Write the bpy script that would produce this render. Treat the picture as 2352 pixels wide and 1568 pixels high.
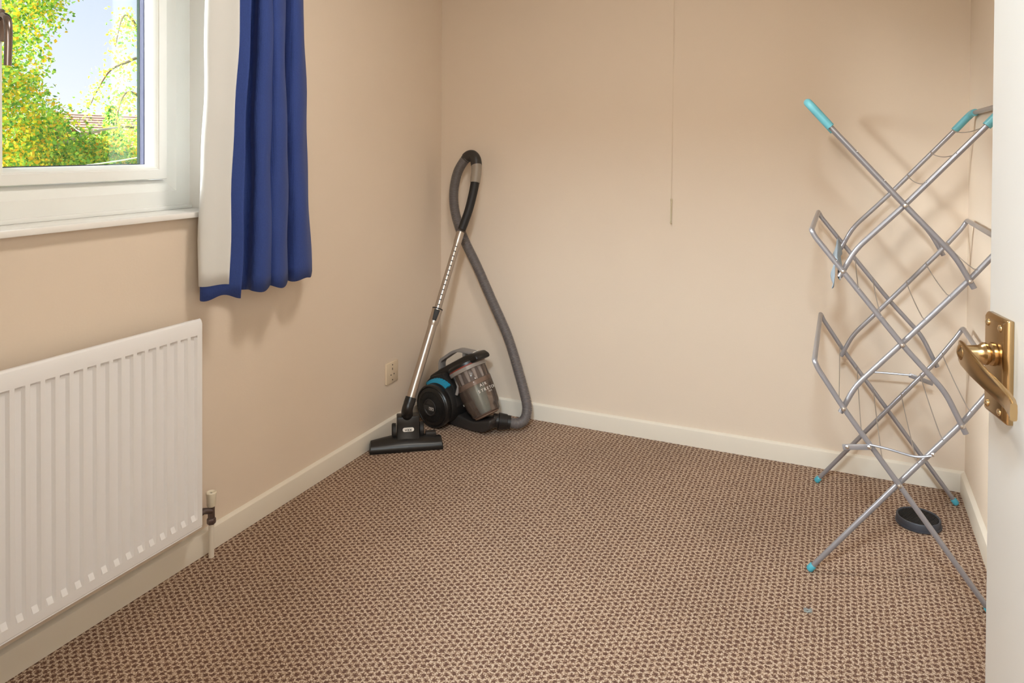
import bpy, bmesh, math, random
from mathutils import Vector, Matrix

# ------------------------------------------------------------------ clear
for o in list(bpy.data.objects):
    bpy.data.objects.remove(o, do_unlink=True)
scene = bpy.context.scene
COL = scene.collection
random.seed(7)
PI = math.pi

# ------------------------------------------------------------------ camera (origin = back-left floor corner)
cam_d = bpy.data.cameras.new('camera')
cam = bpy.data.objects.new('camera', cam_d)
COL.objects.link(cam)
RIGHT = Vector((0.9115762, 0.4111003, 0.0050373))
DOWN = Vector((0.0099404, -0.0097901, -0.9999027))
FWD = Vector((-0.4110110, 0.9115375, -0.0130109))
mw = Matrix((RIGHT, -DOWN, -FWD)).transposed().to_4x4()
mw.translation = Vector((1.703, -2.977, 1.2))
cam.matrix_world = mw
cam_d.sensor_fit = 'HORIZONTAL'
cam_d.sensor_width = 36.0
cam_d.lens = 1685.77 / 2352 * 36.0
cam_d.shift_y = -(784 - 356.35) / 2352
cam_d.clip_start = 0.02
cam_d.clip_end = 400
scene.camera = cam

# ------------------------------------------------------------------ view
vs = scene.view_settings
vs.view_transform = 'Standard'
vs.look = 'None'
vs.gamma = 1.0
vs.use_curve_mapping = False
vs.exposure = -0.03
scene.cycles.max_bounces = 8

# ------------------------------------------------------------------ sky
world = bpy.data.worlds.new('sky')
scene.world = world
world.use_nodes = True
wn = world.node_tree
wn.nodes.clear()
w_out = wn.nodes.new('ShaderNodeOutputWorld')
w_bg = wn.nodes.new('ShaderNodeBackground')
w_tc = wn.nodes.new('ShaderNodeTexCoord')
w_sep = wn.nodes.new('ShaderNodeSeparateXYZ')
w_ramp = wn.nodes.new('ShaderNodeValToRGB')
w_ramp.color_ramp.elements[0].position = 0.0
w_ramp.color_ramp.elements[0].color = (0.90, 0.93, 0.98, 1)
w_ramp.color_ramp.elements[1].position = 0.45
w_ramp.color_ramp.elements[1].color = (0.40, 0.58, 0.90, 1)
w_noise = wn.nodes.new('ShaderNodeTexNoise')
w_noise.inputs['Scale'].default_value = 3.0
w_noise.inputs['Detail'].default_value = 5.0
w_map = wn.nodes.new('ShaderNodeMapping')
w_map.inputs['Scale'].default_value = (1, 1, 4)
w_cr = wn.nodes.new('ShaderNodeValToRGB')
w_cr.color_ramp.elements[0].position = 0.48
w_cr.color_ramp.elements[0].color = (0, 0, 0, 1)
w_cr.color_ramp.elements[1].position = 0.75
w_cr.color_ramp.elements[1].color = (0.6, 0.6, 0.6, 1)
w_mix = wn.nodes.new('ShaderNodeMixRGB')
w_mix.inputs['Color2'].default_value = (0.88, 0.91, 0.97, 1)
L = wn.links.new
L(w_tc.outputs['Generated'], w_sep.inputs[0])
L(w_sep.outputs['Z'], w_ramp.inputs[0])
L(w_tc.outputs['Generated'], w_map.inputs['Vector'])
L(w_map.outputs[0], w_noise.inputs['Vector'])
L(w_noise.outputs[0], w_cr.inputs[0])
L(w_cr.outputs[0], w_mix.inputs['Fac'])
L(w_ramp.outputs[0], w_mix.inputs['Color1'])
L(w_mix.outputs[0], w_bg.inputs['Color'])
w_bg.inputs['Strength'].default_value = 1.25
L(w_bg.outputs[0], w_out.inputs['Surface'])

# ------------------------------------------------------------------ lights
def light(name, kind, loc, energy, color, rot=None, direction=None, **kw):
    d = bpy.data.lights.new(name, kind)
    d.energy = energy
    d.color = color
    for k, v in kw.items():
        setattr(d, k, v)
    o = bpy.data.objects.new(name, d)
    o.location = loc
    if direction is not None:
        o.rotation_euler = Vector(direction).to_track_quat('-Z', 'Y').to_euler()
    COL.objects.link(o)
    return o

# hazy low sun shining in through the window
light('hazy_sun', 'SUN', (-6, -5, 5), 54.0, (0.92, 0.97, 1.0), direction=(0.62, 0.72, -0.40), angle=math.radians(44))
# added fill lamps, room and landing, both out of view (fittings built with the ceilings)
light('room_fill', 'AREA', (1.10, -1.45, 2.245), 15.5, (1.0, 0.945, 0.87), direction=(0, 0, -1), shape='DISK', size=0.30)
light('landing_fill', 'AREA', (1.62, -3.55, 2.245), 110.0, (0.74, 0.89, 1.0), direction=(0, 0.25, -1), shape='DISK', size=0.34)

# ------------------------------------------------------------------ materials
def srgb(r, g, b):
    f = lambda c: (c / 255 / 12.92) if c / 255 <= 0.04045 else ((c / 255 + 0.055) / 1.055) ** 2.4
    return (f(r), f(g), f(b), 1.0)

def mat(name, col, rough=0.5, metal=0.0, spec=0.5, noise=0.03, nscale=30.0, bump=0.0, bscale=200.0, coat=0.0, sheen=0.0, trans=0.0):
    m = bpy.data.materials.new(name)
    m.use_nodes = True
    nt = m.node_tree
    b = nt.nodes['Principled BSDF']
    b.inputs['Roughness'].default_value = rough
    b.inputs['Metallic'].default_value = metal
    b.inputs['Specular IOR Level'].default_value = spec
    b.inputs['Coat Weight'].default_value = coat
    b.inputs['Sheen Weight'].default_value = sheen
    tc = nt.nodes.new('ShaderNodeTexCoord')
    n = nt.nodes.new('ShaderNodeTexNoise')
    n.inputs['Scale'].default_value = nscale
    n.inputs['Detail'].default_value = 4
    nt.links.new(tc.outputs['Object'], n.inputs['Vector'])
    mx = nt.nodes.new('ShaderNodeMixRGB')
    c = col
    mx.inputs['Color1'].default_value = (c[0] * (1 - noise), c[1] * (1 - noise), c[2] * (1 - noise), 1)
    mx.inputs['Color2'].default_value = (min(1, c[0] * (1 + noise)), min(1, c[1] * (1 + noise)), min(1, c[2] * (1 + noise)), 1)
    nt.links.new(n.outputs[0], mx.inputs['Fac'])
    nt.links.new(mx.outputs[0], b.inputs['Base Color'])
    if bump > 0:
        n2 = nt.nodes.new('ShaderNodeTexNoise')
        n2.inputs['Scale'].default_value = bscale
        n2.inputs['Detail'].default_value = 3
        nt.links.new(tc.outputs['Object'], n2.inputs['Vector'])
        bp = nt.nodes.new('ShaderNodeBump')
        bp.inputs['Strength'].default_value = bump
        bp.inputs['Distance'].default_value = 0.002
        nt.links.new(n2.outputs[0], bp.inputs['Height'])
        nt.links.new(bp.outputs[0], b.inputs['Normal'])
    if trans > 0:
        t = nt.nodes.new('ShaderNodeBsdfTranslucent')
        nt.links.new(mx.outputs[0], t.inputs['Color'])
        ms = nt.nodes.new('ShaderNodeMixShader')
        ms.inputs[0].default_value = trans
        out = nt.nodes['Material Output']
        nt.links.new(b.outputs[0], ms.inputs[1])
        nt.links.new(t.outputs[0], ms.inputs[2])
        nt.links.new(ms.outputs[0], out.inputs['Surface'])
    return m

def clear_mat(name, tint, ior=1.45, rough=0.02, haze=0.0, hcol=(1, 1, 1, 1)):
    m = bpy.data.materials.new(name)
    m.use_nodes = True
    nt = m.node_tree
    nt.nodes.remove(nt.nodes['Principled BSDF'])
    out = nt.nodes['Material Output']
    tr = nt.nodes.new('ShaderNodeBsdfTransparent')
    tr.inputs[0].default_value = (*tint, 1)
    gl = nt.nodes.new('ShaderNodeBsdfGlossy')
    gl.inputs['Roughness'].default_value = rough
    fr = nt.nodes.new('ShaderNodeFresnel')
    fr.inputs['IOR'].default_value = ior
    mx = nt.nodes.new('ShaderNodeMixShader')
    nt.links.new(fr.outputs[0], mx.inputs[0])
    if haze > 0:
        df = nt.nodes.new('ShaderNodeBsdfDiffuse')
        nz = nt.nodes.new('ShaderNodeTexNoise'); nz.inputs['Scale'].default_value = 25
        mr = nt.nodes.new('ShaderNodeMapRange'); mr.inputs['To Min'].default_value = haze * 0.75; mr.inputs['To Max'].default_value = haze * 1.25
        df.inputs[0].default_value = hcol
        m0 = nt.nodes.new('ShaderNodeMixShader')
        nt.links.new(nz.outputs[0], mr.inputs['Value']); nt.links.new(mr.outputs[0], m0.inputs[0])
        nt.links.new(tr.outputs[0], m0.inputs[1]); nt.links.new(df.outputs[0], m0.inputs[2])
        nt.links.new(m0.outputs[0], mx.inputs[1])
    else:
        nt.links.new(tr.outputs[0], mx.inputs[1])
    nt.links.new(gl.outputs[0], mx.inputs[2])
    nt.links.new(mx.outputs[0], out.inputs['Surface'])
    return m

WALLC = srgb(228, 211, 192)
M_wall = mat('wall_paint', WALLC, 0.75, spec=0.25, noise=0.02, nscale=4, bump=0.12, bscale=160)
M_ceil = mat('ceiling_paint', srgb(236, 228, 214), 0.8, spec=0.2)
M_gloss = mat('gloss_white_paint', srgb(230, 221, 206), 0.35, noise=0.02, nscale=12, bump=0.05, bscale=60)
M_door = mat('door_white_paint', srgb(228, 227, 224), 0.4, noise=0.01)
M_upvc = mat('white_upvc', srgb(240, 240, 236), 0.3, noise=0.01)
M_sill = mat('sill_paint', srgb(243, 240, 236), 0.35, noise=0.01)
M_spacer = mat('spacer_bar', srgb(40, 40, 54), 0.9, spec=0.03)
M_gasket = mat('gasket', srgb(16, 28, 24), 0.9, spec=0.03)
M_glass = clear_mat('window_glass', (0.97, 0.985, 0.98))
M_chrome = mat('handle_chrome', srgb(150, 138, 134), 0.2, metal=1.0)
M_rad = mat('radiator_enamel', srgb(238, 236, 236), 0.3, noise=0.01)
M_valve = mat('valve_metal', srgb(120, 110, 112), 0.3, metal=0.9)
M_cap = mat('valve_cap', srgb(232, 222, 200), 0.4)
M_brass = mat('brass', srgb(178, 150, 110), 0.24, metal=1.0, noise=0.08, nscale=50)
M_brass_scr = mat('brass_screw', srgb(214, 190, 150), 0.25, metal=1.0)
M_socket = mat('socket_plastic', srgb(226, 206, 178), 0.4)
M_hole = mat('dark_hole', srgb(28, 18, 10), 0.8)
M_cord = mat('cord', srgb(222, 206, 182), 0.7)
M_toggle = mat('cord_toggle', srgb(200, 188, 158), 0.5)
M_tube = mat('rack_tube_enamel', srgb(158, 156, 160), 0.32, metal=0.55, noise=0.03)
M_wire = mat('rack_wire', srgb(158, 148, 140), 0.4, metal=0.5)
M_rivet = mat('rivet', srgb(225, 225, 225), 0.25, metal=1.0)
M_teal = mat('teal_plastic', srgb(104, 176, 188), 0.4)
M_teal_ft = mat('teal_foot', srgb(78, 166, 184), 0.4)
M_cloth = mat('grey_blue_cloth', srgb(150, 162, 172), 0.9, noise=0.15, nscale=60, bump=0.5, bscale=500)
M_black = mat('black_plastic', srgb(26, 24, 23), 0.34, noise=0.1)
M_black_m = mat('black_matt_plastic', srgb(24, 22, 21), 0.6, noise=0.1)
M_dgrey = mat('dark_grey_plastic', srgb(48, 44, 42), 0.42, noise=0.05)
M_grey = mat('grey_plastic', srgb(140, 134, 130), 0.45)
M_grip = mat('grip_grey', srgb(150, 138, 124), 0.45)
M_hose = mat('hose_plastic', srgb(104, 97, 95), 0.38)
M_wand = mat('wand_steel', srgb(186, 176, 166), 0.36, metal=1.0, noise=0.03)
M_cyan = mat('cyan_plastic', srgb(40, 150, 186), 0.45)
M_red = mat('red_seal', srgb(140, 52, 36), 0.5)
M_bin = clear_mat('smoky_bin', (0.86, 0.80, 0.76), 1.4, 0.05, 0.30, srgb(142, 122, 110))
M_binrim = mat('bin_rim', srgb(150, 140, 132), 0.3)
M_cyc = mat('cyclone_plastic', srgb(214, 210, 206), 0.35)
M_cyc_d = mat('cyclone_dark', srgb(104, 102, 104), 0.4)
M_shroud = mat('bin_shroud', srgb(160, 184, 182), 0.35, metal=0.3)
M_dust = mat('bin_band', srgb(150, 124, 106), 0.5)
M_print = mat('white_print', srgb(232, 226, 218), 0.5)
M_ink = mat('black_ink', srgb(24, 20, 18), 0.6)
M_foam = mat('filter_foam', srgb(42, 37, 34), 0.95, noise=0.3, nscale=300, bump=0.6, bscale=700)
M_filt = mat('filter_rim', srgb(58, 60, 68), 0.45)
M_lint = mat('lint_fluff', srgb(158, 162, 158), 0.9)
M_lining = mat('curtain_lining', srgb(248, 247, 244), 0.6, noise=0.01, trans=0.3, sheen=0.2)
M_light = bpy.data.materials.new('lamp_diffuser')
M_light.use_nodes = True
M_light.node_tree.nodes['Principled BSDF'].inputs['Emission Color'].default_value = (1, 0.9, 0.77, 1)
M_light.node_tree.nodes['Principled BSDF'].inputs['Emission Strength'].default_value = 2.0

def fabric_mat(name, col):
    m = bpy.data.materials.new(name)
    m.use_nodes = True
    nt = m.node_tree
    b = nt.nodes['Principled BSDF']
    b.inputs['Roughness'].default_value = 0.8
    b.inputs['Sheen Weight'].default_value = 0.08
    b.inputs['Sheen Roughness'].default_value = 0.5
    b.inputs['Specular IOR Level'].default_value = 0.2
    tc = nt.nodes.new('ShaderNodeTexCoord')
    w1 = nt.nodes.new('ShaderNodeTexWave'); w1.wave_type = 'BANDS'; w1.bands_direction = 'Z'
    w1.inputs['Scale'].default_value = 160; w1.inputs['Distortion'].default_value = 1.5
    w2 = nt.nodes.new('ShaderNodeTexWave'); w2.wave_type = 'BANDS'; w2.bands_direction = 'Y'
    w2.inputs['Scale'].default_value = 160; w2.inputs['Distortion'].default_value = 1.5
    n = nt.nodes.new('ShaderNodeTexNoise'); n.inputs['Scale'].default_value = 350
    for w in (w1, w2, n):
        nt.links.new(tc.outputs['Object'], w.inputs['Vector'])
    mu = nt.nodes.new('ShaderNodeMath'); mu.operation = 'MULTIPLY'
    nt.links.new(w1.outputs['Fac'], mu.inputs[0]); nt.links.new(w2.outputs['Fac'], mu.inputs[1])
    ad = nt.nodes.new('ShaderNodeMath'); ad.operation = 'ADD'
    nt.links.new(mu.outputs[0], ad.inputs[0]); nt.links.new(n.outputs[0], ad.inputs[1])
    mx = nt.nodes.new('ShaderNodeMixRGB')
    mx.inputs['Color1'].default_value = (col[0] * .65, col[1] * .65, col[2] * .65, 1)
    mx.inputs['Color2'].default_value = (col[0] * 1.3, col[1] * 1.3, col[2] * 1.3, 1)
    sc = nt.nodes.new('ShaderNodeMath'); sc.operation = 'MULTIPLY'; sc.inputs[1].default_value = 0.6
    nt.links.new(ad.outputs[0], sc.inputs[0]); nt.links.new(sc.outputs[0], mx.inputs['Fac'])
    nt.links.new(mx.outputs[0], b.inputs['Base Color'])
    bp = nt.nodes.new('ShaderNodeBump'); bp.inputs['Strength'].default_value = 0.35; bp.inputs['Distance'].default_value = 0.001
    nt.links.new(ad.outputs[0], bp.inputs['Height']); nt.links.new(bp.outputs[0], b.inputs['Normal'])
    return m
M_blue = fabric_mat('blue_curtain_fabric', srgb(56, 76, 142))

def carpet_mat():
    m = bpy.data.materials.new('carpet')
    m.use_nodes = True
    nt = m.node_tree
    N = nt.nodes.new
    K = nt.links.new
    b = nt.nodes['Principled BSDF']
    b.inputs['Roughness'].default_value = 0.95
    b.inputs['Specular IOR Level'].default_value = 0.1
    b.inputs['Sheen Weight'].default_value = 0.0
    tc = N('ShaderNodeTexCoord')
    # irregularity
    n1 = N('ShaderNodeTexNoise'); n1.inputs['Scale'].default_value = 42; n1.inputs['Detail'].default_value = 2
    K(tc.outputs['Object'], n1.inputs['Vector'])
    s1 = N('ShaderNodeVectorMath'); s1.operation = 'SUBTRACT'; s1.inputs[1].default_value = (.5, .5, .5)
    K(n1.outputs['Color'], s1.inputs[0])
    s2 = N('ShaderNodeVectorMath'); s2.operation = 'SCALE'; s2.inputs['Scale'].default_value = 0.014
    K(s1.outputs[0], s2.inputs[0])
    ad = N('ShaderNodeVectorMath'); ad.operation = 'ADD'
    K(tc.outputs['Object'], ad.inputs[0]); K(s2.outputs[0], ad.inputs[1])
    pitch = 0.0178
    k = 4 * PI / (math.sqrt(3) * pitch)
    acc = None
    for a in (0, 60, 120):
        d = N('ShaderNodeVectorMath'); d.operation = 'DOT_PRODUCT'
        d.inputs[1].default_value = (k * math.cos(math.radians(a)), k * math.sin(math.radians(a)), 0)
        K(ad.outputs[0], d.inputs[0])
        c = N('ShaderNodeMath'); c.operation = 'COSINE'
        K(d.outputs['Value'], c.inputs[0])
        if acc is None:
            acc = c
        else:
            t = N('ShaderNodeMath'); t.operation = 'ADD'
            K(acc.outputs[0], t.inputs[0]); K(c.outputs[0], t.inputs[1])
            acc = t
    # speckle of single loops
    n2 = N('ShaderNodeTexNoise'); n2.inputs['Scale'].default_value = 260; n2.inputs['Detail'].default_value = 3
    K(tc.outputs['Object'], n2.inputs['Vector'])
    m2 = N('ShaderNodeMath'); m2.operation = 'MULTIPLY_ADD'; m2.inputs[1].default_value = 14.0; m2.inputs[2].default_value = -7.0
    K(n2.outputs[0], m2.inputs[0])
    sm = N('ShaderNodeMath'); sm.operation = 'ADD'
    K(acc.outputs[0], sm.inputs[0]); K(m2.outputs[0], sm.inputs[1])
    mr = N('ShaderNodeMapRange'); mr.inputs['From Min'].default_value = -1.9; mr.inputs['From Max'].default_value = 1.3
    K(sm.outputs[0], mr.inputs['Value'])
    rp = N('ShaderNodeValToRGB')
    e = rp.color_ramp.elements
    e[0].position = 0.0; e[0].color = srgb(216, 195, 174)
    e[1].position = 1.0; e[1].color = srgb(110, 81, 69)
    x = e.new(0.35); x.color = srgb(181, 151, 125)
    K(mr.outputs[0], rp.inputs[0])
    # large faint soiling
    n3 = N('ShaderNodeTexNoise'); n3.inputs['Scale'].default_value = 2.2; n3.inputs['Detail'].default_value = 3
    K(tc.outputs['Object'], n3.inputs['Vector'])
    r3 = N('ShaderNodeMapRange'); r3.inputs['From Min'].default_value = .3; r3.inputs['From Max'].default_value = .7
    r3.inputs['To Min'].default_value = 0.90; r3.inputs['To Max'].default_value = 1.05
    K(n3.outputs[0], r3.inputs['Value'])
    ml = N('ShaderNodeVectorMath'); ml.operation = 'SCALE'
    K(rp.outputs[0], ml.inputs[0]); K(r3.outputs[0], ml.inputs['Scale'])
    K(ml.outputs[0], b.inputs['Base Color'])
    # relief
    n4 = N('ShaderNodeTexNoise'); n4.inputs['Scale'].default_value = 420; n4.inputs['Detail'].default_value = 2
    K(tc.outputs['Object'], n4.inputs['Vector'])
    h = N('ShaderNodeMath'); h.operation = 'MULTIPLY_ADD'; h.inputs[1].default_value = -0.12
    K(acc.outputs[0], h.inputs[0]); K(n4.outputs[0], h.inputs[2])
    bp = N('ShaderNodeBump'); bp.inputs['Strength'].default_value = 0.8; bp.inputs['Distance'].default_value = 0.005
    K(h.outputs[0], bp.inputs['Height']); K(bp.outputs[0], b.inputs['Normal'])
    return m
M_carpet = carpet_mat()

# ------------------------------------------------------------------ mesh helpers
class MB:
    def __init__(s):
        s.v = []; s.f = []; s.m = []
    def add(s, vs, fs, mi=0):
        o = len(s.v)
        s.v += [Vector(p) for p in vs]
        s.f += [tuple(i + o for i in f) for f in fs]
        s.m += [mi] * len(fs)
        return s
    def box(s, a, b, mi=0):
        x0, y0, z0 = a; x1, y1, z1 = b
        return s.add([(x0, y0, z0), (x1, y0, z0), (x1, y1, z0), (x0, y1, z0), (x0, y0, z1), (x1, y0, z1), (x1, y1, z1), (x0, y1, z1)],
                     [(0, 3, 2, 1), (4, 5, 6, 7), (0, 1, 5, 4), (1, 2, 6, 5), (2, 3, 7, 6), (3, 0, 4, 7)], mi)
    def obox(s, c, ax, ay, az, mi=0):
        c = Vector(c); ax = Vector(ax); ay = Vector(ay); az = Vector(az)
        vs = [c + i * ax + j * ay + k * az for k in (-1, 1) for (i, j) in ((-1, -1), (1, -1), (1, 1), (-1, 1))]
        return s.add(vs, [(0, 3, 2, 1), (4, 5, 6, 7), (0, 1, 5, 4), (1, 2, 6, 5), (2, 3, 7, 6), (3, 0, 4, 7)], mi)
    def tube(s, pts, r, n=12, caps=True, mi=0, squash=None):
        pts = [Vector(p) for p in pts]
        m = len(pts)
        rs = r if isinstance(r, (list, tuple)) else [r] * m
        T = []
        for i in range(m):
            t = pts[min(i + 1, m - 1)] - pts[max(i - 1, 0)]
            T.append(t.normalized())
        up = Vector((0, 0, 1)) if abs(T[0].z) < 0.9 else Vector((1, 0, 0))
        nn = (up - T[0] * up.dot(T[0])).normalized()
        vs = []
        for i in range(m):
            nn = (nn - T[i] * nn.dot(T[i]))
            nn = nn.normalized() if nn.length > 1e-6 else T[i].orthogonal().normalized()
            bb = T[i].cross(nn)
            for k in range(n):
                a = 2 * PI * k / n
                sq = squash or (1, 1)
                vs.append(pts[i] + nn * (rs[i] * sq[0] * math.cos(a)) + bb * (rs[i] * sq[1] * math.sin(a)))
        fs = []
        for i in range(m - 1):
            for k in range(n):
                k2 = (k + 1) % n
                fs.append((i * n + k, i * n + k2, (i + 1) * n + k2, (i + 1) * n + k))
        if caps:
            fs.append(tuple(range(n - 1, -1, -1)))
            fs.append(tuple((m - 1) * n + k for k in range(n)))
        return s.add(vs, fs, mi)
    def lathe(s, origin, axis, prof, n=32, mi=0, close=False):
        """prof: list of (radius, height along the axis)"""
        o = Vector(origin); ax = Vector(axis).normalized()
        e1 = ax.orthogonal().normalized(); e2 = ax.cross(e1)
        vs = []; fs = []
        m = len(prof)
        for (r, h) in prof:
            for k in range(n):
                a = 2 * PI * k / n
                vs.append(o + ax * h + e1 * (r * math.cos(a)) + e2 * (r * math.sin(a)))
        for i in range(m - 1 if not close else m):
            j = (i + 1) % m
            for k in range(n):
                k2 = (k + 1) % n
                fs.append((i * n + k, i * n + k2, j * n + k2, j * n + k))
        if not close:
            if prof[0][0] > 1e-5: fs.append(tuple(range(n - 1, -1, -1)))
            if prof[-1][0] > 1e-5: fs.append(tuple((m - 1) * n + k for k in range(n)))
        return s.add(vs, fs, mi)
    def prism(s, poly, P, depth_vec, mi=0):
        """poly: 2D points, P maps to 3D, extruded from -depth to +depth"""
        d = Vector(depth_vec)
        n = len(poly)
        vs = [Vector(P(a, b)) - d for a, b in poly] + [Vector(P(a, b)) + d for a, b in poly]
        fs = [tuple(range(n - 1, -1, -1)), tuple(range(n, 2 * n))]
        for i in range(n):
            j = (i + 1) % n
            fs.append((i, j, n + j, n + i))
        return s.add(vs, fs, mi)

ORIGIN = {}
def empty(name, loc, kind=None, label=None, cat=None, group=None):
    o = bpy.data.objects.new(name, None)
    o.location = loc
    o.empty_display_size = 0.05
    COL.objects.link(o)
    ORIGIN[o.name] = Vector(loc)
    tag(o, label, cat, group, kind)
    return o
def tag(o, label=None, cat=None, group=None, kind=None):
    if label: o['label'] = label
    if cat: o['category'] = cat
    if group: o['group'] = group
    if kind: o['kind'] = kind
    return o

def build(name, mb, mats, parent=None, smooth=False, bevel=0.0, bseg=2, label=None, origin=None, sub=0, auto=40):
    off = ORIGIN[parent.name] if parent is not None else Vector(origin or (0, 0, 0))
    me = bpy.data.meshes.new(name)
    me.from_pydata([tuple(p - off) for p in mb.v], [], mb.f)
    if not isinstance(mats, (list, tuple)): mats = [mats]
    for m in mats: me.materials.append(m)
    for p, mi in zip(me.polygons, mb.m): p.material_index = mi
    bm = bmesh.new(); bm.from_mesh(me)
    bmesh.ops.recalc_face_normals(bm, faces=bm.faces)
    if bevel > 0:
        es = [e for e in bm.edges if len(e.link_faces) == 2 and e.calc_face_angle(0) > math.radians(25)]
        bmesh.ops.bevel(bm, geom=es, offset=bevel, segments=bseg, profile=0.5, affect='EDGES', clamp_overlap=True)
    bm.to_mesh(me); bm.free()
    if smooth or bevel > 0:
        for p in me.polygons: p.use_smooth = True
        try: me.set_sharp_from_angle(angle=math.radians(auto))
        except Exception: pass
    me.update()
    o = bpy.data.objects.new(name, me)
    COL.objects.link(o)
    if parent is not None:
        o.parent = parent
        ORIGIN[o.name] = off
    else:
        o.location = off
        ORIGIN[o.name] = off
    if label: o['label'] = label
    if sub:
        md = o.modifiers.new('subdivision', 'SUBSURF'); md.levels = sub; md.render_levels = sub
    return o

def catmull(pts, per=8, closed=False):
    P = [Vector(p) for p in pts]
    out = []
    n = len(P)
    for i in range(n - 1):
        p0 = P[max(i - 1, 0)]; p1 = P[i]; p2 = P[i + 1]; p3 = P[min(i + 2, n - 1)]
        for k in range(per):
            t = k / per
            out.append(0.5 * ((2 * p1) + (p2 - p0) * t + (2 * p0 - 5 * p1 + 4 * p2 - p3) * t * t + (3 * p1 - p0 - 3 * p2 + p3) * t ** 3))
    out.append(P[-1].copy())
    return out

def fillet(pts, rad, seg=6):
    """round the inner corners of a polyline"""
    P = [Vector(p) for p in pts]
    out = [P[0]]
    for i in range(1, len(P) - 1):
        r = rad[i] if isinstance(rad, (list, tuple)) else rad
        a = (P[i - 1] - P[i]); b = (P[i + 1] - P[i])
        d = min(r, a.length * 0.45, b.length * 0.45)
        A = P[i] + a.normalized() * d; B = P[i] + b.normalized() * d
        for k in range(seg + 1):
            t = k / seg
            out.append(A * (1 - t) ** 2 + P[i] * 2 * t * (1 - t) + B * t * t)
    out.append(P[-1])
    return out

def resample(pts, step):
    P = [Vector(p) for p in pts]
    d = [0]
    for i in range(1, len(P)): d.append(d[-1] + (P[i] - P[i - 1]).length)
    n = max(2, int(d[-1] / step))
    out = []; j = 0
    for k in range(n + 1):
        s = d[-1] * k / n
        while j < len(P) - 2 and d[j + 1] < s: j += 1
        t = (s - d[j]) / max(1e-9, d[j + 1] - d[j])
        out.append(P[j].lerp(P[j + 1], t))
    return out, d[-1]

def text(name, body, size, mat_, parent, M, extrude=0.0004, spacing=1.0, xscale=1.0):
    c = bpy.data.curves.new(name, 'FONT')
    c.body = body; c.size = size; c.extrude = extrude
    c.align_x = 'CENTER'; c.align_y = 'CENTER'; c.space_character = spacing
    c.materials.append(mat_)
    o = bpy.data.objects.new(name, c)
    COL.objects.link(o)
    o.parent = parent
    M2 = M.copy(); M2.translation = M.translation - ORIGIN[parent.name]
    o.matrix_local = M2 @ Matrix.Diagonal((xscale, 1, 1, 1))
    ORIGIN[o.name] = ORIGIN[parent.name]
    TEXTS.append(o)
    return o
TEXTS = []

def basis(c, x, y):
    x = Vector(x).normalized(); y = Vector(y); y = (y - x * y.dot(x)).normalized(); z = x.cross(y)
    m = Matrix((x, y, z)).transposed().to_4x4(); m.translation = Vector(c)
    return m

# ------------------------------------------------------------------ room shell
RW = 2.102       # right wall
NY = -2.755      # near wall, room side
CH = 2.36        # ceiling height
WT = 0.28        # outside wall thickness
WY0, WY1, WZ0, WZ1 = -2.33, -1.35, 0.991, 1.96   # window opening
HY = -4.3        # landing far end

floor = build('floor', MB().box((-0.02, HY, -0.06), (RW + 0.02, 0.02, 0.0)), M_carpet, origin=(0, 0, 0))
tag(floor, 'brown and beige flecked loop pile carpet', None, None, 'structure')

w = MB()
w.box((-WT, NY - 0.1, -0.06), (0, WY0, CH)).box((-WT, WY1, -0.06), (0, 0.1, CH))
w.box((-WT, WY0, -0.06), (0, WY1, WZ0)).box((-WT, WY0, WZ1), (0, WY1, CH))
tag(build('wall_left', w, M_wall), 'cream painted window wall above the radiator', None, None, 'structure')
tag(build('wall_back', MB().box((-WT, 0, -0.06), (RW + 0.1, 0.1, CH)), M_wall), 'cream painted back wall behind the vacuum cleaner', None, None, 'structure')
tag(build('wall_right', MB().box((RW, HY, -0.06), (RW + 0.1, 0.1, CH)), M_wall), 'cream painted wall behind the white door', None, None, 'structure')
w = MB()
DX0, DX1, DZ = 1.235, 2.045, 2.02
w.box((-WT, NY - 0.1, -0.06), (DX0, NY, CH)).box((DX1, NY - 0.1, -0.06), (RW, NY, CH)).box((DX0, NY - 0.1, DZ), (DX1, NY, CH))
tag(build('wall_near', w, M_wall), 'cream wall around the doorway', None, None, 'structure')
w = MB().box((0.3, HY, -0.06), (0.4, NY - 0.1, CH)).box((0.3, HY - 0.1, -0.06), (RW + 0.1, HY, CH))
tag(build('wall_landing', w, M_wall), 'cream landing walls beyond the doorway', None, None, 'structure')
ceiling = tag(build('ceiling', MB().box((-WT, HY - 0.1, CH), (RW + 0.1, 0.1, CH + 0.1)), M_ceil), 'off white ceiling', None, None, 'structure')
for nm, (lx, ly) in (('fill_lamp_fitting', (1.10, -1.45)), ('fill_lamp_fitting', (1.62, -3.55))):  # unseen fittings, added to go with the two fill lamps
    f = MB().lathe((lx, ly, CH), (0, 0, -1), [(0.0, 0), (0.19, 0.0), (0.19, 0.05), (0.185, 0.055), (0.18, 0.05), (0.18, 0.02), (0.0, 0.02)], 40)
    build(nm, f, M_gloss, ceiling, smooth=True)

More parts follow.
